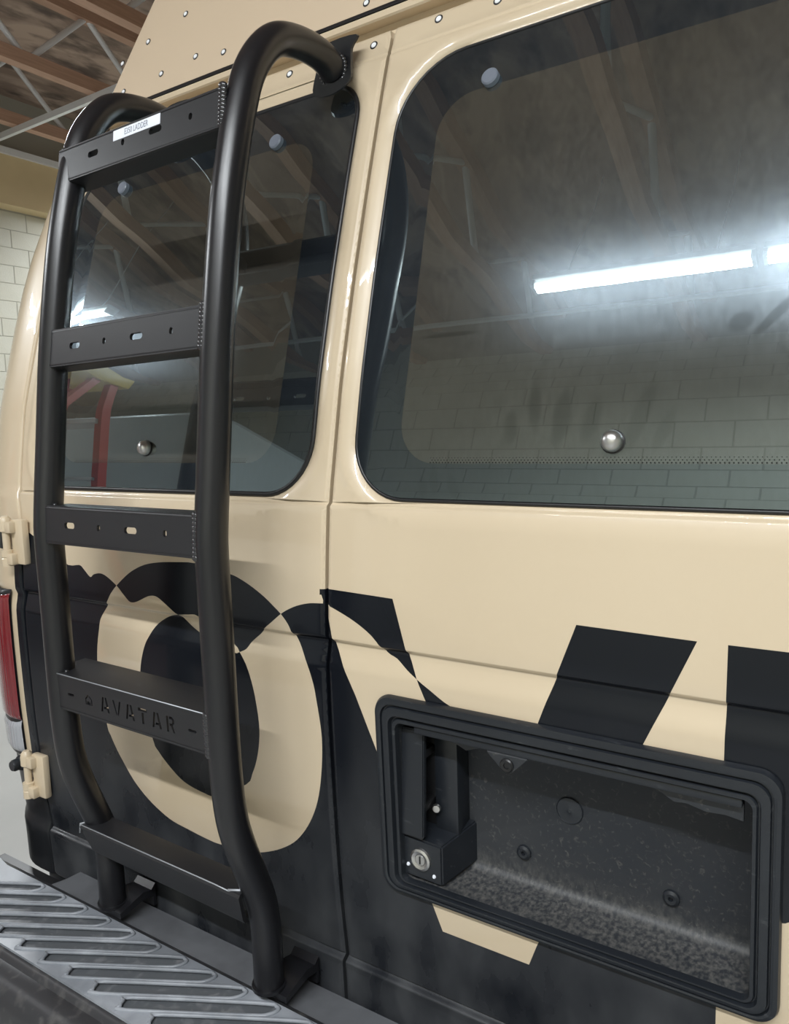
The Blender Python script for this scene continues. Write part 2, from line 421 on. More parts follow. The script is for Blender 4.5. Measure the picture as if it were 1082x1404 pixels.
def ccw(p):
    a = sum(p[i][0]*p[(i+1) % len(p)][1]-p[(i+1) % len(p)][0]*p[i][1] for i in range(len(p)))
    return p if a > 0 else p[::-1]
DOOR_L = densify(ccw(DOOR_L), .008)
DOOR_R = densify(ccw([(-x, z) for x, z in DOOR_L]), .009)
REC = rrect(.094, .862, .582, 1.130, .022)
def doorH(outer, holes):
    def H(x, z):
        P = np.stack([np.asarray(x, float), np.asarray(z, float)], 1)
        y = S(z)+creases(z)
        d = dist(P, outer); y = y+.0040*np.clip(1-d/.0065, 0, 1)**2
        d = dist(P, holes[0]); y = y+.0075*np.clip(1-d/.017, 0, 1)**2.2-.0012*np.exp(-((d-.022)/.006)**2)
        return y
    return H
# livery outlines on the sheet metal (x, z)
WAVE = [(-0.95, 1.3), (-0.826, 1.2907), (-0.7873, 1.2785), (-0.7417, 1.3188), (-0.727, 1.3132), (-0.6921, 1.2997), (-0.6536, 1.2758), (-0.6018, 1.2597), (-0.5688, 1.2622), (-0.556, 1.2558), (-0.5373, 1.2428), (-0.5274, 1.2482), (-0.5083, 1.2517), (-0.4898, 1.2474), (-0.4634, 1.2338), (-0.4483, 1.2221), (-0.4313, 1.2097), (-0.4203, 1.2083), (-0.4061, 1.2122), (-0.3811, 1.2227), (-0.3643, 1.2251), (-0.3506, 1.2211), (-0.3277, 1.2087), (-0.309, 1.1986), (-0.2969, 1.1916), (-0.2802, 1.1825), (-0.2572, 1.1736), (-0.2143, 1.1592), (-0.181, 1.1533), (-0.17, 1.156), (-0.1558, 1.1629), (-0.1457, 1.1752), (-0.1294, 1.1888), (-0.1224, 1.1956), (-0.0988, 1.2137), (-0.0835, 1.2254), (-0.0694, 1.2336), (-0.0523, 1.2409), (-0.0328, 1.2462), (-0.0164, 1.2483), (0.0011, 1.248), (0.0249, 1.2404), (0.0527, 1.2289), (0.0798, 1.213), (0.1019, 1.192), (0.1175, 1.1853), (0.1348, 1.1731), (0.1531, 1.1625), (0.1713, 1.1524), (0.1928, 1.14), (0.2163, 1.1303), (0.265, 1.105), (0.325, 1.065), (0.395, 1.015), (0.465, 0.978), (0.535, 0.965), (0.5916, 0.973), (0.66, 1.01), (0.95, 1.05)]
OUT = [(-0.4634, 1.2338), (-0.4805, 1.2177), (-0.4904, 1.2037), (-0.5117, 1.175), (-0.5171, 1.1532), (-0.5259, 1.1198), (-0.5304, 1.0892), (-0.5305, 1.0687), (-0.5197, 0.9707), (-0.5122, 0.9516), (-0.4984, 0.9274), (-0.4829, 0.906), (-0.4577, 0.8755), (-0.425, 0.8501), (-0.392, 0.8331), (-0.3624, 0.8232), (-0.3255, 0.8185), (-0.2858, 0.8142), (-0.2467, 0.8132), (-0.1712, 0.823), (-0.1385, 0.8336), (-0.1091, 0.8481), (-0.0831, 0.8658), (-0.0634, 0.8862), (-0.0467, 0.9102), (-0.033, 0.9378), (-0.0236, 0.9682), (-0.0172, 1.0046), (-0.0141, 1.0393), (-0.015, 1.0666), (-0.0204, 1.1053), (-0.025, 1.1294), (-0.035, 1.1566), (-0.0475, 1.1779), (-0.0616, 1.1975), (-0.0698, 1.2115), (-0.0835, 1.2254), (-0.0984, 1.2361), (-0.116, 1.2477), (-0.1401, 1.2602), (-0.165, 1.2704), (-0.1894, 1.2768), (-0.2623, 1.2873), (-0.3129, 1.2859), (-0.3525, 1.2825), (-0.3867, 1.2763), (-0.4148, 1.2658), (-0.4365, 1.2537)]
INN = [(-0.309, 1.1986), (-0.3361, 1.192), (-0.3612, 1.1777), (-0.3781, 1.1586), (-0.3942, 1.1375), (-0.4068, 1.1074), (-0.4126, 1.0818), (-0.4147, 1.0683), (-0.3941, 0.9688), (-0.3816, 0.9487), (-0.3601, 0.9295), (-0.332, 0.9109), (-0.3069, 0.9025), (-0.2741, 0.8983), (-0.2482, 0.9003), (-0.1752, 0.938), (-0.1596, 0.9597), (-0.1475, 0.9866), (-0.1396, 1.0175), (-0.1373, 1.0471), (-0.1414, 1.0838), (-0.1476, 1.1119), (-0.1568, 1.1362), (-0.17, 1.156), (-0.1834, 1.1676), (-0.2553, 1.2011), (-0.2827, 1.2024)]
def ck(p, closed): return [(v[0], v[1]) for v in catmull([(a, b, 0) for a, b in p], 3, closed)]
WAVE = WAVE[:6]+ck(WAVE[6:], False); OUT = ck(OUT, True); INN = ck(INN, True)
LV = [(-0.0108, 1.27), (0.1142, 1.2675), (0.1381, 1.1901), (0.1648, 1.136), (0.2445, 0.95), (0.3189, 1.1297), (0.3681, 1.2623), (0.5007, 1.2602), (0.4674, 1.1838), (0.4418, 1.1272), (0.314, 0.8416), (0.3022, 0.8101), (0.1762, 0.8101), (0.1639, 0.8423), (0.0823, 1.0516), (0.0501, 1.1251), (0.0155, 1.1906), (0.001, 1.2334)]
LN = [(0.5312, 1.2603), (0.76, 1.2595), (0.76, 0.8105), (0.5246, 0.8105), (0.53, 1.1288)]
BELOW = WAVE+[(.95, .3), (-.95, .3)]
def livery(c):
    letter = (pip(c, OUT) & ~pip(c, INN)) | pip(c, LV) | pip(c, LN)
    b = letter ^ pip(c, BELOW)
    m = b.astype(int)
    return m
MATS3 = [TAN, BLK, DIRTY]
CZ = (1.2015, 1.1985, 1.1965, 1.1943, 1.1915, 1.185, 1.174, 1.163, 1.156, .704, .7015, .699, .6965, .694, 1.3865, 1.3885, 1.3900, 1.3918, 2.066, 2.0625, 2.060, 2.0575, 2.054)

# ================================================================== ROOM
XL, XR, YB, YF, ZC, ZD = -8.0, 5.2, -4.5, 9.0, 4.6, 5.35
def struct(name, lo, hi, m):
    o = box(name, lo, hi, m); tag(o, kind='structure'); return o
struct('floor', (XL-.3, YB-.3, -.1), (XR+.3, YF+.3, 0), CONC)
ceil = struct('ceiling', (XL-.3, YB-.3, ZD), (XR+.3, YF+.3, ZD+.1), DECK)
wl = struct('wall_left', (XL-.3, YB-.3, 0), (XL, YF+.3, ZD), MORT)
wr = struct('wall_rear', (XL, YB-.3, 0), (XR, YB, ZD), MORT)
struct('wall_front', (XL, YF, 0), (XR, YF+.3, ZD), BLOCK)
struct('wall_right', (XR, YB-.3, 0), (XR+.3, YF+.3, ZD), BLOCK)
# blocks, each 397 x 194 mm with a 9 mm joint
def block_mesh(axis):
    bm = bmesh.new()
    if axis == 'x': add_box(bm, (-.1975, -.002, -.0975), (.1975, .004, .0975))
    else: add_box(bm, (-.002, -.1975, -.0975), (.004, .1975, .0975))
    bmesh.ops.bevel(bm, geom=[e for e in bm.edges if True], offset=.0025, segments=1, affect='EDGES')
    me = bpy.data.meshes.new('concrete_block'); bm.to_mesh(me); bm.free(); me.materials.append(BLOCK); return me
def blockwall(parent, axis, u0, u1, z1, near, fixed):
    me = block_mesh(axis); rest = bmesh.new(); cnt = 0
    rows = int(z1/.2032)
    for r in range(rows):
        off = .2032 if r % 2 else 0
        n = int((u1-u0)/.4064)
        for k in range(n+1):
            u = u0+.2032+off+k*.4064; z = .1016+r*.2032
            if u+.19 > u1+.2: continue
            p = Vector((u, fixed, z)) if axis == 'x' else Vector((fixed, u, z))
            if near(u, z) and cnt < 295:
                o = bpy.data.objects.new('concrete_block', me); COL.objects.link(o); o.parent = parent; o.location = p; cnt += 1
            else:
                if axis == 'x': add_box(rest, (u-.1975, fixed-.002, z-.0975), (u+.1975, fixed+.004, z+.0975))
                else: add_box(rest, (fixed-.002, u-.1975, z-.0975), (fixed+.004, u+.1975, z+.0975))
    o = bm_obj('distant_blocks', rest, BLOCK, parent); tag(o, kind='stuff')
blockwall(wl, 'y', YB, YF, 4.07, lambda u, z: 3.2 < u < 6.4 and z > 1.2, XL)
blockwall(wr, 'x', XL, XR, 4.68, lambda u, z: -4.4 < u < .2 and 1.2 < z < 4.5, YB)
# yellowed header board and its white trim at the top of the left wall
hb = struct('trim_1', (XL, YB, 4.08), (XL+.22, YF, 4.62), PLY)
struct('trim_2', (XL, YB, 4.62), (XL+.26, YF, 4.69), WTRIM)
# open-web trusses running front to back
def truss(x, zb=ZC, zt=5.27):
    o = box('roof_truss', (x-.05, YB+.01, zb), (x+.05, YF-.01, zb+.115), WOOD)
    tag(o, kind='structure')
    box('top_chord', (x-.05, YB+.01, zt-.06), (x+.05, YF-.01, zt+.075), WOOD, o)
    y = YB+.35; up = True; k = 0
    while y < YF-.9:
        bm = bmesh.new()
        a = (x, y, zb+.07 if up else zt-.02); b = (x, y+.62, zt-.02 if up else zb+.07)
        add_tube(bm, [a, b], .026, 8)
        bm_obj('web_tube', bm, STEEL, o, True, 60)
        y += .62; up = not up
    return o
for k in range(11):
    t = truss(-6.90+1.255*k)
    t['label'] = 'open-web roof truss with wooden chords and steel tubes'
# hung steel channel with slots, across the trusses
st = box('steel_channel', (XL+.02, 3.915, 4.54), (XR-.3, 3.955, 4.598), STEEL, ceil)
st2 = box('ceiling_conduit', (XL+.02, 6.9, 4.57), (XR-.3, 6.93, 4.60), STEEL, ceil)
st3 = box('ceiling_conduit', (XL+.02, -3.62, 4.57), (XR-.3, -3.59, 4.60), STEEL, ceil)
# ================================================================== LIGHTS
def fixture(i, x, y, z, ln, pw, wall=False):
    lab = ['fluorescent fixture hung above and behind the van, reflected in the right window'] 
    o = empty('fluorescent_light', (x, y, z+.06), FLAB[i], 'light', 'hanging fluorescent fixtures' if not wall else 'wall fluorescent fixtures')
    bm = bmesh.new(); add_box(bm, (x-ln/2-.02, y-.06, z+.030), (x+ln/2+.02, y+.06, z+.075), .006)
    bm_obj('housing', bm, WTRIM, o, True, 40)
    for dy in ((-.028, .028) if not wall else (0,)):
        bm = bmesh.new(); add_tube(bm, [(x-ln/2, y+dy, z), (x+ln/2, y+dy, z)], .0155, 12, up=Vector((0, 0, 1)))
        bm_obj('tube', bm, TUBE, o, True, 50)
    for s in (-1, 1):
        bm = bmesh.new(); add_box(bm, (x+s*(ln/2+.012)-.012, y-.05, z-.02), (x+s*(ln/2+.012)+.012, y+.05, z+.032), .003)
        bm_obj('socket', bm, WTRIM, o, True, 40)
    if not wall:
        for s in (-1, 1):
            bm = bmesh.new(); add_tube(bm, [(x+s*ln*.35, y, z+.07), (x+s*ln*.35, y, ZD)], .004, 6)
            bm_obj('hanger', bm, STEEL, o)
    la = bpy.data.lights.new('tube_glow', 'AREA'); la.shape = 'RECTANGLE'; la.size = ln; la.size_y = .07; la.energy = pw; la.color = L_COL
    lo = bpy.data.objects.new('tube_glow', la); COL.objects.link(lo); lo.parent = o; lo.matrix_parent_inverse = Matrix.Translation(-Vector(o.location))
    lo.location = (x, y, z-.022)
    if i == 3:                                                       # added aim: light turned at the second rung to brighten it, housing stays level
        lo.rotation_euler = (Vector((-.3, -.1, 1.6))-Vector((x, y, z))).to_track_quat('-Z', 'Y').to_euler(); lo.location = (x+.05, y+.03, z-.03)
    else: la.spread = math.radians(160)
    if wall:
        lo.location = (x, y+.022, z); lo.rotation_euler = (math.radians(62), 0, 0)
    return o
FLAB = ['fluorescent fixture whose long tube is reflected across the right window',
        'fluorescent fixture whose tube begins at the right edge of the window reflection',
        'fluorescent fixture behind the camera, furthest right of its row',
        'fluorescent fixture far left of the row behind the camera',
        'fluorescent fixture above the floor left of the van',
        'fluorescent fixture deeper in the room, nearer the van roof',
        'fluorescent fixture deeper in the room, nearest the block wall',
        'fluorescent fixture on the rear block wall, left one',
        'fluorescent fixture on the rear block wall, right one']
for i, (x, y, z, ln, pw) in enumerate(TUBES): fixture(i, x, y, z, ln, pw)
for j, (x, pw) in enumerate(WALL_TUBES): fixture(len(TUBES)+j, x, YB+.14, 3.35, 1.22, pw, True)

# ================================================================== VAN
VAN = empty('van', (0, 2.6, 0), 'tan and black camper van with raised roof seen from its rear doors', 'van')
door_l = panel('rear_door', DOOR_L, [WIN_L], doorH(DOOR_L, [WIN_L]), .022, MATS3, livery, [OUT, INN], [WAVE]+[[(-.9, z), (.1, z)] for z in CZ], .016, parent=VAN,
               rings=(.002, .0042, .007, .012, .018, .024))
door_l['label'] = 'left rear door with letter O graphic, behind the ladder'
PAN_R = panel('rear_door', DOOR_R, [WIN_R, REC], doorH(DOOR_R, [WIN_R]), .022, MATS3, livery, [LV, LN], [WAVE]+[[(-.1, z), (.9, z)] for z in CZ], .016, parent=VAN,
              rings=(.002, .0042, .007, .012, .018, .024))
door_r = PAN_R; door_r['label'] = 'right rear door with number plate recess'

# windows: rubber seal, glass with black frit band, caps and studs
def window(door, win, name):
    inner = offset(win, -.0045)
    bm = bmesh.new()
    add_tube(bm, [(x, Sf(z)+.0065, z) for x, z in densify(offset(win, -.0015), .012)], .0046 if name == 'l' else .0028, 8, closed=True, up=Vector((0, 1, 0)))
    bm_obj('window_seal', bm, RUB, door, True)
    fr = offset(rrect(min(p[0] for p in win)+.075, 1.446, max(p[0] for p in win)-.075, 1.955, .055, 8), 0)
    ct = lambda c: pip(c, fr).astype(int)
    g = panel('window_glass', densify(inner, .03), [], lambda x, z: S(z)+.0045, .004, [FRIT, GLASS], ct, [fr], [], .03, parent=door, rings=(), back=True)
    # fading dot edge of the frit
    bm = bmesh.new(); zz = 1.4475
    for row in range(3):
        for k in range(int((max(p[0] for p in fr)-min(p[0] for p in fr)-.1)/.0045)):
            x = min(p[0] for p in fr)+.05+k*.0045+(row % 2)*.00225; z = zz+row*.0030; r = .0009-.0002*row
            y = Sf(z)+.0040
            vs = [bm.verts.new((x+r*math.cos(a), y, z+r*math.sin(a))) for a in (0, PI/3, 2*PI/3, PI, 4*PI/3, 5*PI/3)]
            bm.faces.new(vs)
    o = bm_obj('frit_dots', bm, RUB, door); tag(o, kind='stuff')
    return g
window(door_l, WIN_L, 'l'); window(door_r, WIN_R, 'r')
def nrm(z): s = (Sf(z+.01)-Sf(z-.01))/.02; return Vector((0, -1, s)).normalized()
def on(x, z, off=0): return Vector((x, Sf(z), z))+nrm(z)*off
for d, xs in ((door_l, (-.202, -.592)), (door_r, (.187,))):
    for x in xs:
        lathe('window_hinge_cap', [(0, .009), (.0105, .0088), (.0125, .007), (.0125, 0)], on(x, 1.965, -.004), nrm(1.965), CAPG, d)
for d, x in ((door_l, -.408), (door_r, .3986)):
    lathe('window_stud', [(0, .0155), (.006, .0148), (.0105, .0115), (.0125, .006), (.0125, 0)], on(x, 1.472, -.004), nrm(1.472), CHROME, d)
    lathe('stud_washer', [(0.005, .001), (.0142, .001), (.0142, 0)], on(x, 1.472, -.0042), nrm(1.472), RUB, d)

def rivet(x, y, z, n, parent, r=.0052):
    o = lathe('rivet', [(0, .0016), (r*.8, .0014), (r, .0004)], Vector((x, y, z)), n, RIVET, parent, 12)
    bm = bmesh.new(); add_lathe(bm, [(r*.98, .0006), (r*1.38, .0006), (r*1.45, 0)], (x, y, z), n, 14)
    bm_obj('rivet_washer', bm, RUB, parent, True)
for d, lst in ((door_l, [(-.031, 2.083), (-.203, 2.086), (-.375, 2.086), (-.547, 2.086)]), (door_r, [(.084, 2.088), (.180, 2.083), (.33, 2.086), (.5, 2.086), (.66, 2.086)])):
    for x, z in lst: rivet(x, Sf(z)+.0018, z, nrm(z), d, .0048)

# number plate recess -----------------------------------------------------
O0 = (.0865, .8535, .5885, 1.1365); I0 = (.1190, .8725, .5590, 1.1005)
def ring_at(k, off, r0=.024, r1=.010, n=8):
    q = [O0[i]+(I0[i]-O0[i])*k for i in range(4)]
    return [Vector((x, Sf(z)*(1)+off, z)) for x, z in rrect(*q, r0+(r1-r0)*k, n)]
bm = bmesh.new(); prof = [(0, .004), (0, -.004), (.06, -.0085), (.20, -.0095), (.30, -.0085), (.33, -.0045), (.37, -.0045), (.41, -.009), (.62, -.010), (.70, -.0095), (.76, -.003), (.80, -.003), (.86, -.0065), (.98, -.0065), (1.0, -.0045), (1.0, .012)]
R = [[bm.verts.new(v) for v in ring_at(k, o)] for k, o in prof]
for A, B in zip(R, R[1:]):
    for i in range(len(A)): bm.faces.new((A[i], A[(i+1) % len(A)], B[(i+1) % len(A)], B[i]))
bmesh.ops.recalc_face_normals(bm, faces=bm.faces)
bz = bm_obj('recess_bezel', bm, PLAS, door_r, True, 28)
bm = bmesh.new()
yb = Sf(1.0)+.070
def loop(x0, z0, x1, z1, y, r=.008, n=4):
    return [bm.verts.new((x, (y if y is not None else Sf(z)+.0), z)) for x, z in rrect(x0, z0, x1, z1, r, n)]
A = [bm.verts.new(v+Vector((0, .004, 0))) for v in ring_at(1, 0, n=4)]
Bv = loop(.121, .878, .563, 1.098, yb-.010, .012); Cv = loop(.131, .889, .556, 1.090, yb, .010)
for P_, Q_ in ((A, Bv), (Bv, Cv)):
    for i in range(len(P_)): bm.faces.new((P_[i], P_[(i+1) % len(P_)], Q_[(i+1) % len(P_)], Q_[i]))
bm.faces.new(Cv)
bmesh.ops.recalc_face_normals(bm, faces=bm.faces)
for f in bm.faces: f.normal_flip()
cav = bm_obj('plate_recess', bm, PLAS_D, door_r, True, 50)
REC0 = set(o.name for o in bpy.data.objects)
# moulded step plate between lock box and cavity
S1 = Sf(.95)
bm = bmesh.new()                                                     # lock box: a wedge that widens towards the back
v = [bm.verts.new(p) for p in ((.121, S1+.006, .884), (.1865, S1+.006, .882), (.2075, yb, .894), (.121, yb, .894),
                               (.121, S1+.006, .942), (.1865, S1+.006, .9385), (.2075, yb, .953), (.121, yb, .953))]
for f in ((0, 1, 5, 4), (1, 2, 6, 5), (4, 5, 6, 7), (0, 3, 2, 1), (3, 0, 4, 7)): bm.faces.new([v[i] for i in f])
bmesh.ops.bevel(bm, geom=[e for e in bm.edges if len(e.link_faces) == 2], offset=.0022, segments=2, affect='EDGES')
bm_obj('lock_box', bm, PLAS, door_r, True, 40)
box('handle_column', (.160, S1+.036, .940), (.197, yb+.004, 1.099), PLAS, door_r, .004)
box('handle_back_plate', (.127, S1+.040, .948), (.161, yb+.003, 1.099), RUB, door_r, .002)
bm = bmesh.new()
pl = rrect(-.0240, -.0755, .0195, .0755, .005, 5)
hn = Matrix.Translation((.1425, S1+.004, 1.0205)) @ Matrix.Rotation(math.radians(-3), 4, 'X')
fv = [bm.verts.new(hn @ Vector((x, 0, z))) for x, z in pl]; bv = [bm.verts.new(hn @ Vector((x, .009, z))) for x, z in pl]
bm.faces.new(fv[::1]); bm.faces.new(bv[::-1])
for i in range(len(pl)): bm.faces.new((fv[i], bv[i], bv[(i+1) % len(pl)], fv[(i+1) % len(pl)]))
bmesh.ops.recalc_face_normals(bm, faces=bm.faces)
bmesh.ops.bevel(bm, geom=[e for e in bm.edges if any(len(f.verts) > 10 for f in e.link_faces)], offset=.0016, segments=2, affect='EDGES')
hd = bm_obj('door_handle', bm, PLAS, door_r, True, 45)
for z in (.985, 1.06): box('handle_arm', (.140, S1+.012, z-.006), (.160, S1+.045, z+.006), RUB, door_r, .002)
lathe('handle_screw', [(0, .004), (.005, .0035), (.0065, .001), (.0065, 0)], (.1665, S1+.030, .979), (0.3, -1, 0), CHROME, door_r, 12)
lk = lathe('door_lock', [(.0, .0030), (.0072, .0030), (.0078, .0018), (.0082, .0030), (.0125, .0045), (.0155, .0030), (.0163, 0)], (.1535, S1+.006, .9125), (0, -1, 0), CHROME, door_r, 28)
box('key_slot', (.1525, S1+.0022, .907), (.1545, S1+.0036, .918), RUB, door_r)
for x, z in ((.1330, .9000), (.1740, .8935)):
    lathe('fixing_pin', [(0, .002), (.002, .0018), (.0028, 0)], (x, S1+.006, z), (0, -1, 0), WHITE, door_r, 10)
# top lip with torn lamp cover, camera and tabs
bm = bmesh.new(); add_box(bm, (.155, S1-.006, 1.0965), (.558, S1+.014, 1.1065), .002)
bm_obj('recess_lip', bm, PLAS, door_r, True, 40)
def prism(name, poly, y0, y1, m, parent, bev=0):
    bm = bmesh.new(); f = [bm.verts.new((x, y0, z)) for x, z in ccw(poly)]; b = [bm.verts.new((x, y1, z)) for x, z in ccw(poly)]
    bm.faces.new(f); bm.faces.new(b[::-1])
    for i in range(len(f)): bm.faces.new((f[i], b[i], b[(i+1) % len(f)], f[(i+1) % len(f)]))
    bmesh.ops.recalc_face_normals(bm, faces=bm.faces)
    if bev: bmesh.ops.bevel(bm, geom=[e for e in bm.edges], offset=bev, segments=1, affect='EDGES')
    return bm_obj(name, bm, m, parent, False)
prism('torn_lamp_cover', [(.455, 1.0975), (.558, 1.0975), (.558, 1.078), (.54, 1.0805), (.52, 1.079), (.50, 1.0835), (.487, 1.082), (.472, 1.090)], S1+.004, S1+.010, PLAS_D, door_r)
prism('torn_lamp_cover', [(.165, 1.0975), (.255, 1.0975), (.245, 1.088), (.232, 1.083), (.222, 1.079), (.210, 1.084), (.198, 1.086), (.180, 1.093)], S1+.016, S1+.024, PLAS_D, door_r)
cm = prism('reversing_camera', [(.262, 1.0965), (.318, 1.0965), (.315, 1.092), (.300, 1.077), (.296, 1.073), (.286, 1.073), (.281, 1.077), (.265, 1.092)], S1-.006, S1+.012, PLAS_D, door_r, .0012)
lathe('camera_lens', [(.0, .001), (.0035, .0012), (.004, .003), (.0075, .0035), (.009, .002), (.009, 0)], (.2905, S1-.006, 1.0835), (0, -1, 0), RUB, door_r, 18)
for x, z in ((.279, .9285), (.4705, .9265)):
    lathe('plate_screw', [(0, .0005), (.0025, .0005), (.0030, .005), (.0065, .0055), (.0098, .0035), (.0102, 0)], (x, yb, z), (0, -1, 0), PLAS, door_r, 18)
lathe('blanking_disc', [(0, .0015), (.002, .002), (.0035, .0012), (.0165, .0012), (.0172, .0022), (.018, .0012), (.018, 0)], (.343, yb, 1.004), (0, -1, 0), PLAS, door_r, 24)

for o in bpy.data.objects:                                            # seat the fittings in the recess
    if o.name not in REC0 and o.type == 'MESH':
        for v in o.data.vertices: v.co += Vector((-.0088, 0, -.0072))
# door frame, gutter and raised roof ---------------------------------------
box('door_frame', (-.79, .080, .64), (.79, .12, 1.30), DARK, VAN)
bm = bmesh.new(); add_box(bm, (-.006, .03, .62), (.006, .035, 1.2)); 
bm.free()
def strip(name, x0, x1, prof, m, parent, sharp=30, xf=None):
    bm = bmesh.new(); n = 24; rows = []
    for k in range(n+1):
        x = x0+(x1-x0)*k/n
        rows.append([bm.verts.new((x, y, z)) for y, z in prof])
    for A, B in zip(rows, rows[1:]):
        for i in range(len(prof)-1): bm.faces.new((A[i], B[i], B[i+1], A[i+1]))
    bmesh.ops.recalc_face_normals(bm, faces=bm.faces)
    return bm_obj(name, bm, m, parent, True, sharp)
s = Sf
strip('door_jamb', -.0115, .0115, [(s(z)+.024, z) for z in np.arange(.6, 2.12, .04)], DARK, VAN)
strip('gutter', -.72, .72, [(s(2.09)+.030, 2.09), (s(2.1)+.032, 2.125), (s(2.125)+.004, 2.1255), (s(2.126)+.0015, 2.128), (s(2.138), 2.1385), (s(2.14)+.004, 2.141), (s(2.14)+.02, 2.141)], TAN, VAN)
strip('roof_gasket', -.718, .718, [(s(2.141)+.02, 2.1408), (s(2.141)-.001, 2.1405), (s(2.144)-.0015, 2.144), (s(2.147)-.001, 2.147), (s(2.147)+.02, 2.1472)], RUB, VAN)
# raised roof: tapering rear face with soft corners, sloping sides
bm = bmesh.new(); rows = []
for z in [2.1465, 2.148]+list(np.arange(2.16, 2.62, .03)):
    hw = float(np.interp(z, [2.14, 2.19, 2.368, 2.7], [.742, .716, .641, .50]))-.004
    y0 = s(z) if z > 2.147 else s(z)+.003
    row = []
    for sg in (-1, 1):
        c = [(sg*(hw-.016+.016*math.sin(a)), y0+.016-.016*math.cos(a)) for a in [PI/2*k/5 for k in range(6)]]
        side = [(sg*hw, y0+.3), (sg*hw, y0+2), (sg*hw, 5.0)]
        row.append(([side[2], side[1], side[0]]+c[::-1]) if sg < 0 else c+side)
    xy = row[0]+[(hw*q, y0) for q in np.linspace(-.9, .9, 9)]+row[1]
    rows.append([bm.verts.new((x, y, z)) for x, y in xy])
for A, B in zip(rows, rows[1:]):
    for i in range(len(A)-1): bm.faces.new((A[i], A[i+1], B[i+1], B[i]))
bm.faces.new(rows[-1]); bmesh.ops.recalc_face_normals(bm, faces=bm.faces)
roof = bm_obj('raised_roof', bm, TAN2, VAN, True, 50)
for x, z in [(-.615, 2.275), (-.513, 2.300), (-.687, 2.250), (-.551, 2.188), (-.457, 2.195), (-.380, 2.180), (-.663, 2.182), (-.059, 2.163), (.03, 2.2), (.19, 2.163), (.40, 2.19), (.55, 2.19), (.62, 2.26), (.5, 2.3), (-.2, 2.32)]:
    rivet(x, Sf(z)-.0005, z, nrm(z), roof, .0046)

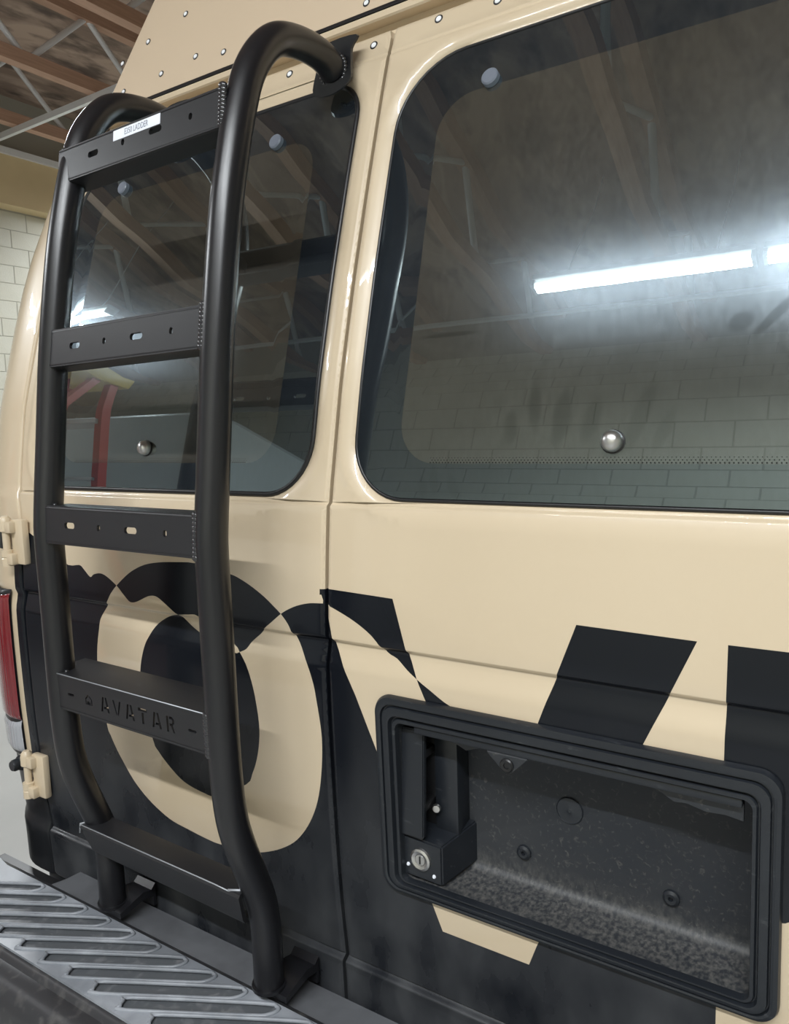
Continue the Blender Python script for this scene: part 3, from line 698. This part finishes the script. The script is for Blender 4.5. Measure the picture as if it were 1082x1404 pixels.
# body corners and sides -----------------------------------------------------
def quarter(sg):
    bm = bmesh.new(); zs = list(np.arange(.60, 2.126, .0109)); rows = []; info = []
    for z in zs:
        g = -float(xg(z)); sh = .045; Rr = .145
        low = .0 if z > .86 else .02*smooth(np.array((.86-z)/.1)).item()
        pts = [(g, .012), (g+.0008, .004), (g+.003, .0006), (g+.007, 0), (g+.022, 0), (g+.034, 0), (g+sh, 0)]
        for k in range(1, 13):
            a = PI/2*k/12; pts.append((g+sh+Rr*math.sin(a), Rr*(1-math.cos(a))))
        xe = pts[-1][0]; pts += [(xe+.004, .4), (xe+.01, 1.0), (xe+.01, 2.5), (xe, 4.3), (xe-.06, 4.8), (xe-.3, 5.2), (0, 5.3)]
        c = float(creases(np.array(z)))*.8
        rows.append([bm.verts.new((sg*x, Sf(z)+y+c*(1 if y < .1 else 0), z)) for x, y in pts])
    for r in range(len(rows)-1):
        z = zs[r]
        for i in range(len(rows[0])-1):
            f = bm.faces.new((rows[r][i], rows[r][i+1], rows[r+1][i+1], rows[r+1][i]))
            if z < .835: mi = 2
            elif z < 1.31 and i < 4: mi = 1
            elif 1.275 < z < 1.305 and i > 4: mi = 1
            elif z < 1.21 and i > 17: mi = 1
            else: mi = 0
            f.material_index = mi
    bmesh.ops.recalc_face_normals(bm, faces=bm.faces)
    o = bm_obj('body_side', bm, MATS3, VAN, True, 50)
    o['label'] = 'left body side and rear corner' if sg < 0 else 'right body side and rear corner'
    # tail lamp wrapped round the corner
    def lamp(z0, z1, m, nm, par):
        bm = bmesh.new(); rws = []
        n = 14
        zl = [z0, z0+.004]+list(np.linspace(z0+.012, z1-.012, 8))+[z1-.004, z1]
        for z in zl:
            e = .006 if z in (z0, z1) else (.012 if z in (z0+.004, z1-.004) else .016)
            g = -float(xg(z)); row = []
            for k in range(n+1):
                a = math.radians(-2+80*k/n); ee = e*(.35 if k in (0, n) else (.8 if k in (1, n-1) else 1))
                bx = g+.040+(.145+ee)*math.sin(max(a, 0)); by = .145-(.145+ee)*math.cos(a)
                row.append(bm.verts.new((sg*(bx-(0 if k else .002)), Sf(z)+by, z)))
            rws.append(row)
        for A, B in zip(rws, rws[1:]):
            for i in range(n): bm.faces.new((A[i], A[i+1], B[i+1], B[i]))
        bmesh.ops.recalc_face_normals(bm, faces=bm.faces)
        return bm_obj(nm, bm, m, par, True, 50)
    tl = lamp(.845, 1.196, RUB, 'tail_lamp', VAN)
    for v in tl.data.vertices: v.co.y += .0045
    lamp(.925, 1.188, LENSR, 'red_lens', tl); lamp(.855, .924, LENSC, 'clear_lens', tl)
    # hinges
    for zc in (1.297, .823):
        g = -float(xg(zc)); h = box('door_hinge', tuple(sorted((sg*(g-.036), sg*(g+.004)))[:1])+(Sf(zc)-.016, zc-.045), (sorted((sg*(g-.036), sg*(g+.004)))[1], Sf(zc)-.001, zc+.043), TAN, VAN, .004)
        bm = bmesh.new()
        px, py = sg*(g+.012), Sf(zc)-.020
        add_lathe(bm, [(0, .050), (.006, .049), (.0105, .044), (.012, .038), (.012, .020), (.0075, .019), (.0075, -.016), (.012, -.017), (.012, -.030), (.0105, -.032), (.012, -.034), (.012, -.048), (0, -.048)], (px, py, zc), (0, 0, 1), 16)
        bm_obj('hinge_pin', bm, TAN, h, True, 35)
        for dz in (.028, -.034):
            box('hinge_knuckle', tuple([min(px, sg*(g-.014))])+(py-.008, zc+dz-.011), (max(px, sg*(g-.014)), py+.010, zc+dz+.011), TAN, h, .003)
        box('hinge_leaf', (min(sg*(g+.006), sg*(g+.034)), Sf(zc)-.010, zc-.012), (max(sg*(g+.006), sg*(g+.034)), Sf(zc)+.002, zc+.014), TAN, h, .003)
    if sg < 0:
        z = .832; g = -float(xg(z)); o2 = (sg*(g+.055), Sf(z)-.002, z)
        lathe('rubber_stop', [(0, .026), (.010, .026), (.012, .022), (.012, .012), (.015, .010), (.016, 0)], o2, (0, -1, 0), PLAS, VAN, 10)
quarter(-1); quarter(1)
box('van_roof', (-.80, .35, 2.10), (.80, 5.0, 2.16), TAN2, VAN)
box('van_floor', (-.85, .05, .55), (.85, 5.1, .64), DARK, VAN)
box('gap_shade_box', (-.92, -.078, .52), (-.60, -.016, .600), RUB, VAN)  # dark box added as the black shade in the gap between bumper and body
box('rear_valance', (-.70, .004, .50), (.70, .05, .604), DARK, VAN)
# lower body corner pieces under the hinge side
for sg in (-1, 1):
    bm = bmesh.new(); ra = []
    for z in (.50, .515, .57, .612):
        ra.append([bm.verts.new((sg*x, Sf(.62)+y+(.01 if z < .51 else 0), z)) for x, y in [(.655, .02), (.66, .004), (.67, 0), (.75, 0), (.79, .006), (.83, .03), (.86, .08), (.87, .2)]])
    for A, B in zip(ra, ra[1:]):
        for i in range(len(A)-1): bm.faces.new((A[i], A[i+1], B[i+1], B[i]))
    bmesh.ops.recalc_face_normals(bm, faces=bm.faces)
    bm_obj('lower_corner', bm, DIRTY, VAN, True, 40)
# cabin partition and seat seen dimly through the glass
box('cabin_lining', (-.84, 2.2, .64), (.84, 2.25, 2.05), DARK, VAN)
st_ = box('rear_seat', (-.18, .55, .64), (.22, .75, 1.50), DARK, VAN, .05)
box('equipment_bag', (-.02, .22, .64), (.16, .50, 1.47), DARK, VAN, .04)
box('bag_label', (-.012, .215, 1.44), (.07, .219, 1.455), RED, VAN)
# wheels
for sx in (-.83, .83):
    for y in (1.5, 4.5):
        t = lathe('wheel', [(.0, .11), (.10, .11), (.18, .10), (.20, .12), (.215, .13), (.34, .125), (.368, .10), (.375, .05), (.375, -.05), (.36, -.10), (.2, -.11), (0, -.1)], (sx, y, .375), (1 if sx > 0 else -1, 0, 0), TYRE, VAN, 40)
box('rear_axle', (-.82, 1.44, .32), (.82, 1.56, .44), DARK, VAN, .02)
box('front_axle', (-.82, 4.44, .32), (.82, 4.56, .44), DARK, VAN, .02)
box('chassis_rail', (-.45, -.02, .42), (-.36, 5.0, .56), DARK, VAN)
box('chassis_rail', (.36, -.02, .42), (.45, 5.0, .56), DARK, VAN)

# step bumper ----------------------------------------------------------------
ZB = .658
bm = bmesh.new()
sec = [(-.082, ZB-.004), (-.088, ZB), (-.232, ZB), (-.238, ZB-.003), (-.243, ZB-.010), (-.262, ZB-.012), (-.276, ZB-.022), (-.284, ZB-.042), (-.290, ZB-.10), (-.285, ZB-.17), (-.268, ZB-.20), (-.10, ZB-.20)]
def bxy(u, y):
    """bend the ends of the bumper forward"""
    return u, y
rows = []
for u in np.linspace(-1.0, 1.0, 61):
    e = max(0, abs(u)-.80); dy = e*e*2.6
    rows.append([bm.verts.new((u, y+dy*(1 if y < -.15 else 1), z-.0*e)) for y, z in sec])
for A, B in zip(rows, rows[1:]):
    for i in range(len(sec)-1): bm.faces.new((A[i], B[i], B[i+1], A[i+1]))
bm.faces.new(rows[0]); bm.faces.new(rows[-1][::-1])
bmesh.ops.recalc_face_normals(bm, faces=bm.faces)
bumper = bm_obj('bumper', bm, BUMP, VAN, True, 40)
# tread pad with slots
slots = []
k = 0
x = -.866
centres = [-.928+.0645*j for j in range(15)]
def slot_poly(xc, w=.0125):
    a = Vector((xc-.105, -.2155)); b = Vector((xc+.105, -.1050)); t = (b-a).normalized(); n = Vector((-t.y, t.x))
    P_ = [a+n*w*.3+t*.012, a-t*.0-n*w*.2, a-n*w+t*.010, b-n*w-t*.030, b-n*w*.2, b+n*w*.55-t*.004, b+n*w-t*.030]
    P_ = [a+t*.014+n*w, a+t*.002+n*w*.45, a+t*.002-n*w*.45, a+t*.014-n*w, b-t*.045-n*w, b-t*.012-n*w*.75, b, b-t*.004+n*w*.5, b-t*.030+n*w*.95]
    return P_[::-1]
def pip1(pt, poly): return bool(pip(np.array([pt]), poly)[0])
padz = ZB+.0045
pad_out = [(-.765, -.0950), (-.800, -.0880), (-.845, -.0880), (-.87, -.11), (-.87, -.20), (-.83, -.232), (.83, -.232), (.87, -.20), (.87, -.11), (.845, -.088), (.80, -.088), (.765, -.095)]
pad_out = ccw(pad_out)
allslots = []
for xc in centres:
    sp = [(p.x, p.y) for p in catmull([(q.x, q.y, 0) for q in slot_poly(xc)], 3, True)]
    if min(p[0] for p in sp) < -.865 or max(p[0] for p in sp) > .10: continue
    allslots.append(ccw(sp))
allslots += [ccw([(-x_, y_) for x_, y_ in sp]) for sp in allslots if max(p[0] for p in sp) < -.02]
V2, F2 = cdt([pad_out]+allslots, [], [])
c = V2[F2].mean(1); kk = pip(c, pad_out)
for sp in allslots: kk &= ~pip(c, sp)
F2 = F2[kk]
bm = bmesh.new(); bv_ = [bm.verts.new((p[0], p[1], padz)) for p in V2]
for f in F2:
    try: bm.faces.new([bv_[i] for i in f])
    except ValueError: pass
for lp in [pad_out]+allslots:
    t0 = [bm.verts.new((x_, y_, padz)) for x_, y_ in lp]; t1 = [bm.verts.new((x_, y_, padz-.004)) for x_, y_ in lp]
    for i in range(len(lp)): bm.faces.new((t0[i], t0[(i+1) % len(lp)], t1[(i+1) % len(lp)], t1[i]))
for v_ in list(bm.verts):
    if not v_.link_faces: bm.verts.remove(v_)
bmesh.ops.recalc_face_normals(bm, faces=bm.faces)
pad = bm_obj('step_pad', bm, TREAD, VAN)
for sp in allslots:
    bm = bmesh.new(); bm.faces.new([bm.verts.new((x_, y_, padz-.0035)) for x_, y_ in sp])
    g = bm_obj('tread_groove', bm, GROOVE, pad)
    bm = bmesh.new(); add_tube(bm, [(x_, y_, padz+.0005) for x_, y_ in sp], .0030, 8, closed=True, up=Vector((0, 0, 1)))
    bm_obj('groove_rim', bm, TREAD, pad, True)
# grey filler strip between pad and doors
for a_, b_ in ((-.640, -.475), (-.470, -.112), (-.075, .66)):
    bm = bmesh.new(); ps = [(-.0145, .600), (-.0150, .640), (-.020, .646), (-.050, .648), (-.080, .6535), (-.0865, .6535), (-.0865, .600)]
    A = [bm.verts.new((a_, y, z)) for y, z in ps]; B = [bm.verts.new((b_, y, z)) for y, z in ps]
    for i in range(len(ps)): bm.faces.new((A[i], B[i], B[(i+1) % len(ps)], A[(i+1) % len(ps)]))
    bm.faces.new(A); bm.faces.new(B[::-1]); bmesh.ops.recalc_face_normals(bm, faces=bm.faces)
    bm_obj('bumper_filler', bm, SILL, VAN, True, 35)

# ================================================================== LADDER
LAD = empty('ladder', (-.268, -.09, .664), 'black powder-coated tube ladder with five rungs fixed to the left rear door', 'ladder')
RP = [(.160, 2.045), (.132, 2.055), (.095, 2.0565), (.054, 2.050), (.022, 2.037), (-.008, 2.010), (-.034, 1.972), (-.054, 1.920), (-.071, 1.862), (-.092, 1.774), (-.116, 1.631), (-.134, 1.489), (-.148, 1.375), (-.1505, 1.330), (-.150, 1.247), (-.150, 1.116), (-.1485, 1.03), (-.143, .967), (-.130, .917), (-.111, .864), (-.096, .820), (-.089, .777), (-.088, .73), (-.088, .682)]
def yc(z, dy=0):
    q = [(z_, y_) for y_, z_ in RP[7:]][::-1]
    return float(np.interp(z, [a for a, b in q], [b for a, b in q]))+dy
RR = .0222
for xr, dy, lab in ((-.08, 0, 'right rail'), (-.455, .008, 'left rail')):
    bm = bmesh.new(); path = catmull([(xr, y+dy, z) for y, z in RP], 5)
    rg = add_tube(bm, path, RR, 32)
    o = bm_obj('rail', bm, POWDER, LAD, True, 60)
    # upper mounting flange: oval plate standing off the gutter
    e = Vector((xr, .162+dy, 2.044)); 
    fl = panel('mounting_flange', [(p[0], p[1]) for p in catmull([(-.036, -.030, 0), (0, -.040, 0), (.033, -.026, 0), (.032, 0, 0), (.028, .03, 0), (.034, .052, 0), (-.030, .052, 0), (-.036, .015, 0)], 4, True)], [], lambda x, z: x*0, .006, [POWDER], None, [], [], 0, parent=LAD, rings=(),
               frame=(e+Vector((0, -.002, 0)), Vector((1, 0, 0)), Vector((0, .96, .28)).normalized(), Vector((0, .28, .96)).normalized()), back=True)
    bm = bmesh.new()
    for k in range(26):
        a = 2*PI*k/26
        p = e+Vector((math.cos(a)*.0235, -.004, math.sin(a)*.0235))
        bmesh.ops.create_icosphere(bm, subdivisions=1, radius=.0042, matrix=Matrix.Translation(p))
    bm_obj('weld_bead', bm, WELD, LAD, True)
    # foot bracket
    bx, by = xr, -.088+dy
    bm = bmesh.new(); add_tube(bm, [(bx, by, .684), (bx, by, .679)], RR+.0035, 24); bm_obj('foot_plate', bm, POWDER, LAD, True, 50)
    prof_ = [(-.094, .678), (-.07, .684), (-.045, .690), (-.028, .686), (-.0185, .694), (-.0185, .653), (-.024, .653), (-.024, .672), (-.045, .676), (-.094, .668)]
    bm = bmesh.new(); A = [bm.verts.new((bx-.010, y, z)) for y, z in prof_]; B = [bm.verts.new((bx+.038, y, z)) for y, z in prof_]
    for i in range(len(A)): bm.faces.new((A[i], B[i], B[(i+1) % len(A)], A[(i+1) % len(A)]))
    bm.faces.new(A); bm.faces.new(B[::-1]); bmesh.ops.recalc_face_normals(bm, faces=bm.faces)
    bm_obj('foot_bracket', bm, POWDER, LAD, True, 40)
def oval(cx, cz, w, h, n=6):
    return rrect(cx-w/2, cz-h/2, cx+w/2, cz+h/2, h/2*.999 if w >= h else w/2*.999, n)
XA, XB = -.4675, -.0955
def rung(zt, zb, ft, fb, holes, label=None, mt=POWDER2, kind='channel', yo=0):
    """front plate from zt to zb with flanges of depth ft (top) and fb (bottom)"""
    yt, ybm = yc(zt)-.0165+yo, yc(zb)-.0165+yo
    O = Vector((0, ybm, zb)); ez = Vector((0, yt-ybm, zt-zb)); h = ez.length; ez.normalize(); ex = Vector((1, 0, 0)); ey = Vector((0, ez.z, -ez.y))
    dl = .009
    def fr(x, v): # left end sits 8 mm deeper
        return O+ex*x+ez*v+ey*(dl*(x-XB)/(XA-XB))
    exs = (Vector((XB-XA, -dl, 0))).normalized()
    Of = O+Vector((0, 0, 0))
    # frame: origin chosen so that x=XB has no shift
    Of = O+ey*(dl*(0-XB)/(XA-XB)); ex2 = (ex+ey*(dl/(XA-XB)))
    outer = [(XA, .0), (XB+.004, 0), (XB+.002, h*.5), (XB+.004, h), (XA, h)]
    outer = densify(ccw(outer), .05)
    r = panel('rung', outer, [ccw([(a, b-zb) for a, b in q]) for q in holes], lambda x, z: x*0, .0045, [mt], None, [], [], 0, parent=LAD, rings=(), frame=(Of, ex2, ey, ez), back=True)
    for nm, v0, dpt, s_ in (('top_flange', h, ft, 1), ('bottom_flange', 0, fb, -1)):
        if not dpt: continue
        bm = bmesh.new()
        rb = .0045
        pr = [(v0-s_*.003, 0)]+[(v0-s_*rb+s_*rb*math.sin(a)+s_*.0008, rb-rb*math.cos(a)-.0006) for a in [PI/2*k/5 for k in range(6)]]+[(v0+s_*.0008, dpt), (v0-s_*.0035, dpt), (v0-s_*.0035, .003)]
        A = [bm.verts.new(Of+ex2*XA+ez*a+ey*b) for a, b in pr]; B = [bm.verts.new(Of+ex2*(XB+.004-(.016 if b > .03 else 0))+ez*a+ey*b) for a, b in pr]
        for i in range(len(A)): bm.faces.new((A[i], B[i], B[(i+1) % len(A)], A[(i+1) % len(A)]))
        bm.faces.new(A); bm.faces.new(B[::-1]); bmesh.ops.recalc_face_normals(bm, faces=bm.faces)
        bm_obj(nm, bm, mt, r, True, 40)
    # weld beads at the right end, smaller at the left
    bm = bmesh.new(); n = 11
    for k in range(n):
        p = Of+ex2*(XB+.0055)+ez*(h*(.02+.96*k/(n-1)))-ey*.0015
        mtx = Matrix.Translation(p) @ Matrix.Rotation(.25, 4, 'Y') @ Matrix.Diagonal((1.25, .75, .85, 1))
        bmesh.ops.create_icosphere(bm, subdivisions=2, radius=.0062, matrix=mtx)
    bm_obj('weld_bead', bm, WELD, r, True)
    bm = bmesh.new()
    for k in range(6):
        p = Of+ex2*(XA+.006+.006*k)+ez*(h+.001)+ey*(.004+.0015*k)
        bmesh.ops.create_icosphere(bm, subdivisions=1, radius=.004, matrix=Matrix.Translation(p))
    bm_obj('weld_bead', bm, WELD, r, True)
    return r, (Of, ex2, ey, ez, h)
HX = (-.376, -.303, -.229, -.1545)
def std(z): return [oval(HX[0], z, .026, .0095), oval(HX[1], z, .0075, .0095), oval(HX[2], z, .028, .0095), oval(HX[3], z, .0075, .0095)]
r1, f1 = rung(1.950, 1.897, .045, .040, std(1.926)); r1['label'] = 'top rung with white label'
r2, f2 = rung(1.662, 1.605, .036, .034, std(1.634))
r3, f3 = rung(1.390, 1.332, .062, .010, std(1.362))
# stencil lettering of the fourth rung
def quad(a, b, w):
    a = Vector(a); b = Vector(b); n = Vector((b.y-a.y, -(b.x-a.x))).normalized()*w/2
    return [tuple(a+n), tuple(b+n), tuple(b-n), tuple(a-n)]
def letters():
    H_ = []; cz = 1.0905; hh = .0235; w = .0046
    zt_, zb_ = cz+hh/2, cz-hh/2
    def A(x):  # two strokes kept apart at the top, bar joined to the right stroke
        return [[(x-.0105, zb_), (x-.0065, zb_), (x-.0018, zt_), (x-.0058, zt_)],
                [(x+.0005, zt_), (x+.0045, zt_), (x+.0105, zb_), (x+.0062, zb_), (x+.0048, zb_+.005), (x-.0035, zb_+.005), (x-.0022, zb_+.0085), (x+.0036, zb_+.0085)]]
    def Vv(x): return [[(x-.0100, zt_), (x-.0060, zt_), (x-.0003, zb_+.003), (x-.0020, zb_)], [(x+.0062, zt_), (x+.0100, zt_), (x+.0030, zb_), (x+.0008, zb_+.003)]]
    def T(x): return [[(x-.010, zt_), (x+.010, zt_), (x+.010, zt_-.0045), (x-.010, zt_-.0045)], [(x-.0022, zt_-.0065), (x+.0022, zt_-.0065), (x+.0022, zb_), (x-.0022, zb_)]]
    def Rr(x): return [[(x-.0085, zb_), (x-.0042, zb_), (x-.0042, zt_), (x-.0085, zt_)],
                       [(x-.0022, zt_), (x+.0040, zt_), (x+.0080, zt_-.0035), (x+.0080, zt_-.0095), (x+.0045, zt_-.0125), (x+.0092, zb_), (x+.0050, zb_), (x+.0008, zt_-.0140), (x-.0022, zt_-.0140), (x-.0022, zt_-.0100), (x+.0030, zt_-.0100), (x+.0040, zt_-.0085), (x+.0040, zt_-.0050), (x+.003, zt_-.004), (x-.0022, zt_-.004)]]
    for f, x in ((A, -.3187), (Vv, -.2895), (A, -.2585), (T, -.2290), (A, -.1980), (Rr, -.1680)): H_ += f(x)
    # small house mark
    hx = -.3600
    H_ += [[(hx-.0085, cz-.008), (hx-.0062, cz-.008), (hx-.0062, cz+.001), (hx-.0005, cz+.0062), (hx-.0005, cz+.0095), (hx-.0085, cz+.002)],
           [(hx+.0015, cz+.0078), (hx+.0085, cz+.002), (hx+.0085, cz-.008), (hx+.0062, cz-.008), (hx+.0062, cz+.001), (hx+.0015, cz+.0050)],
           [(hx-.0050, cz-.008), (hx+.0050, cz-.008), (hx+.0050, cz-.0055), (hx+.0025, cz-.0015), (hx+.0008, cz-.0045), (hx-.0015, cz-.001), (hx-.0050, cz-.0055)]]
    return H_
r4, f4 = rung(1.120, 1.062, .070, .010, [oval(-.407, 1.0905, .0165, .0042)]+[oval(-.1225, 1.0905, .0165, .0042)]+letters())
r4['label'] = 'deep step rung with cut-out lettering'
# lowest rung: deep tread between the swept-back rails
zt5 = .842; yf = -.132; r5 = None
bm = bmesh.new()
prof5 = [(-.088, zt5-.006), (-.088, zt5), (yf+.008, zt5), (yf+.003, zt5-.001), (yf, zt5-.005), (yf+.010, zt5-.045), (yf+.014, zt5-.052), (yf+.020, zt5-.052), (yf+.016, zt5-.042), (yf+.006, zt5-.008)]
A = [bm.verts.new((-.468 if z_ > zt5-.02 else -.452, y_+.008, z_)) for y_, z_ in prof5]
B = [bm.verts.new((-.092 if y_ > -.11 or z_ < zt5-.02 else -.088, y_, z_)) for y_, z_ in prof5]
for i in range(len(A)): bm.faces.new((A[i], B[i], B[(i+1) % len(A)], A[(i+1) % len(A)]))
bm.faces.new(A); bm.faces.new(B[::-1]); bmesh.ops.recalc_face_normals(bm, faces=bm.faces)
r5 = bm_obj('rung', bm, POWDER2, LAD, True, 30); r5['label'] = 'lowest rung, a deep flat step'
def edge_line(pts, parent, r=.0011):
    bm = bmesh.new(); add_tube(bm, pts, r, 6, up=Vector((0, 1, .3))); return bm_obj('worn_edge', bm, BARE, parent, True)
edge_line([(-.468, yf+.0095, zt5-.0015), (-.14, yf+.0045, zt5-.0015), (-.112, yf+.003, zt5-.0015)], r5, .0010)
edge_line([(-.112, yf+.0035, zt5-.0012), (-.095, yf+.010, zt5+.0005), (-.091, yf+.020, zt5+.001)], r5, .0020)
edge_line([(-.468, yf+.009, zt5-.016), (-.468, yf+.0105, zt5-.001), (-.455, yf+.028, zt5+.0015)], r5, .0022)
edge_line([Vector((XA, yc(1.12)-.0075, 1.1205)), Vector((XB, yc(1.12)-.0165, 1.1205))], r4, .0009)
# white label with printed words on the top rung
Of, ex2, ey, ez, h = f1
def on_plate(x, v, o): return Of+ex2*x+ez*v+ey*o
def text_obj(body, size, name, m, parent, O, ex, ez_, ey_, extr=.0002, xs=1.0):
    cu = bpy.data.curves.new(name, 'FONT'); cu.body = body; cu.size = size; cu.extrude = extr; cu.align_x = 'CENTER'; cu.align_y = 'CENTER'
    t = bpy.data.objects.new(name, cu); COL.objects.link(t); bpy.context.view_layer.update()
    me = bpy.data.meshes.new_from_object(t); bpy.data.objects.remove(t); bpy.data.curves.remove(cu)
    for v in me.vertices: v.co = O+ex*(v.co.x*xs)+ez_*v.co.y-ey_*v.co.z
    me.name = name
    return link(name, me, parent, m)
bm = bmesh.new()
la0, la1, lv0, lv1 = -.3255, -.2180, h-.0185, h-.0035
a_ = [bm.verts.new(on_plate(x_, v_, -.0006)) for x_, v_ in ((la0, lv0), (la1, lv0), (la1, lv1), (la0, lv1))]
b_ = [bm.verts.new(on_plate(x_, v_, .0)) for x_, v_ in ((la0, lv0), (la1, lv0), (la1, lv1), (la0, lv1))]
bm.faces.new(a_); bm.faces.new(b_[::-1])
for i in range(4): bm.faces.new((a_[i], b_[i], b_[(i+1) % 4], a_[(i+1) % 4]))
lb = bm_obj('label_sticker', bm, WHITE, r1)
text_obj('E350 LADDER', .0125, 'label_text', INK, r1, on_plate((la0+la1)/2, (lv0+lv1)/2, -.0007), ex2.normalized(), ez, ey, xs=.72)

# ================================================================== THINGS SEEN IN THE GLASS
# red stepladder behind, to the left
sx_, sy_ = -2.52, -1.04
SL = empty('stepladder', (sx_, sy_, 0), 'red fibreglass stepladder with yellow top cap, seen reflected in the left window', 'stepladder')
for dx, wd in ((-1, .0), (1, .0)):
    for s_, nm in ((-1, 'front_rail'), (1, 'back_rail')):
        bm = bmesh.new(); a = Vector((sx_+dx*.16, sy_+s_*.05, 2.38)); b = Vector((sx_+dx*.27, sy_+s_*.62, .012))
        add_tube(bm, [a, b], .032, 4, up=Vector((1, 1, 0))); bm_obj(nm, bm, RED, SL)
for k in range(7):
    t = (k+1)/8; y = sy_-.05-.57*t; z = 2.38-2.37*t; hw_ = .16+.11*t
    box('step', (sx_-hw_, y-.04, z-.012), (sx_+hw_, y+.04, z+.012), STEEL, SL)
box('top_cap', (sx_-.20, sy_-.13, 2.37), (sx_+.20, sy_+.13, 2.45), YEL, SL, .01)
# white delivery van parked across the room behind the camera
WV = empty('parked_van', (-4.6, -3.2, 0), 'white panel van parked beside the rear block wall, seen reflected in the left window', 'van')
pv = [(-6.9, .35), (-6.9, .95), (-6.5, 1.2), (-5.7, 2.2), (-5.2, 2.6), (-2.75, 2.6), (-2.6, .35)]
prism('body', pv, -4.0, -2.1, WVAN, WV, .03)
prism('side_window', [(-6.3, 1.25), (-5.8, 1.85), (-5.2, 1.85), (-5.2, 1.25)], -2.095, -2.08, DARK, WV)
box('door_line', (-5.12, -2.098, .5), (-5.105, -2.09, 2.4), DARK, WV)
box('sill_band', (-6.8, -2.099, .5), (-2.7, -2.085, .75), DARK, WV)
for x in (-6.2, -3.5):
    for y in (-3.8, -2.2):
        lathe('wheel', [(0, .09), (.15, .09), (.2, .11), (.32, .10), (.34, .06), (.34, -.06), (.32, -.1), (0, -.1)], (x, y, .34), (0, 1 if y > -3 else -1, 0), TYRE, WV, 28)
# green exit sign on the rear wall
ES = empty('exit_sign', (-4.7, YB+.012, 3.88), 'green exit sign on the rear block wall, seen reflected in the left window', 'sign')
box('panel', (-4.78, YB+.008, 3.88), (-4.62, YB+.03, 3.97), GREEN, ES, .004)
text_obj('EXIT', .07, 'lettering', WHITE, ES, Vector((-4.70, YB+.032, 3.925)), Vector((-1, 0, 0)), Vector((0, 0, 1)), Vector((0, -1, 0)), .001)
# dark tyre stack standing on the floor far left
TS = Vector((-5.6, 2.9, 0))
for k in range(3):
    o = lathe('spare_tyre', [(.19, -.09), (.31, -.10), (.34, -.05), (.34, .05), (.31, .10), (.19, .09), (.17, .05), (.17, -.05), (.19, -.09)], (TS.x, TS.y, .1+.2*k), (0, 0, 1), TYRE, None, 28)
    tag(o, ['black tyre lying on the floor beyond the tail lamp, bottom of its stack', 'black tyre beyond the tail lamp, middle of its stack', 'black tyre beyond the tail lamp, top of its stack'][k], 'tyre', 'stacked tyres')
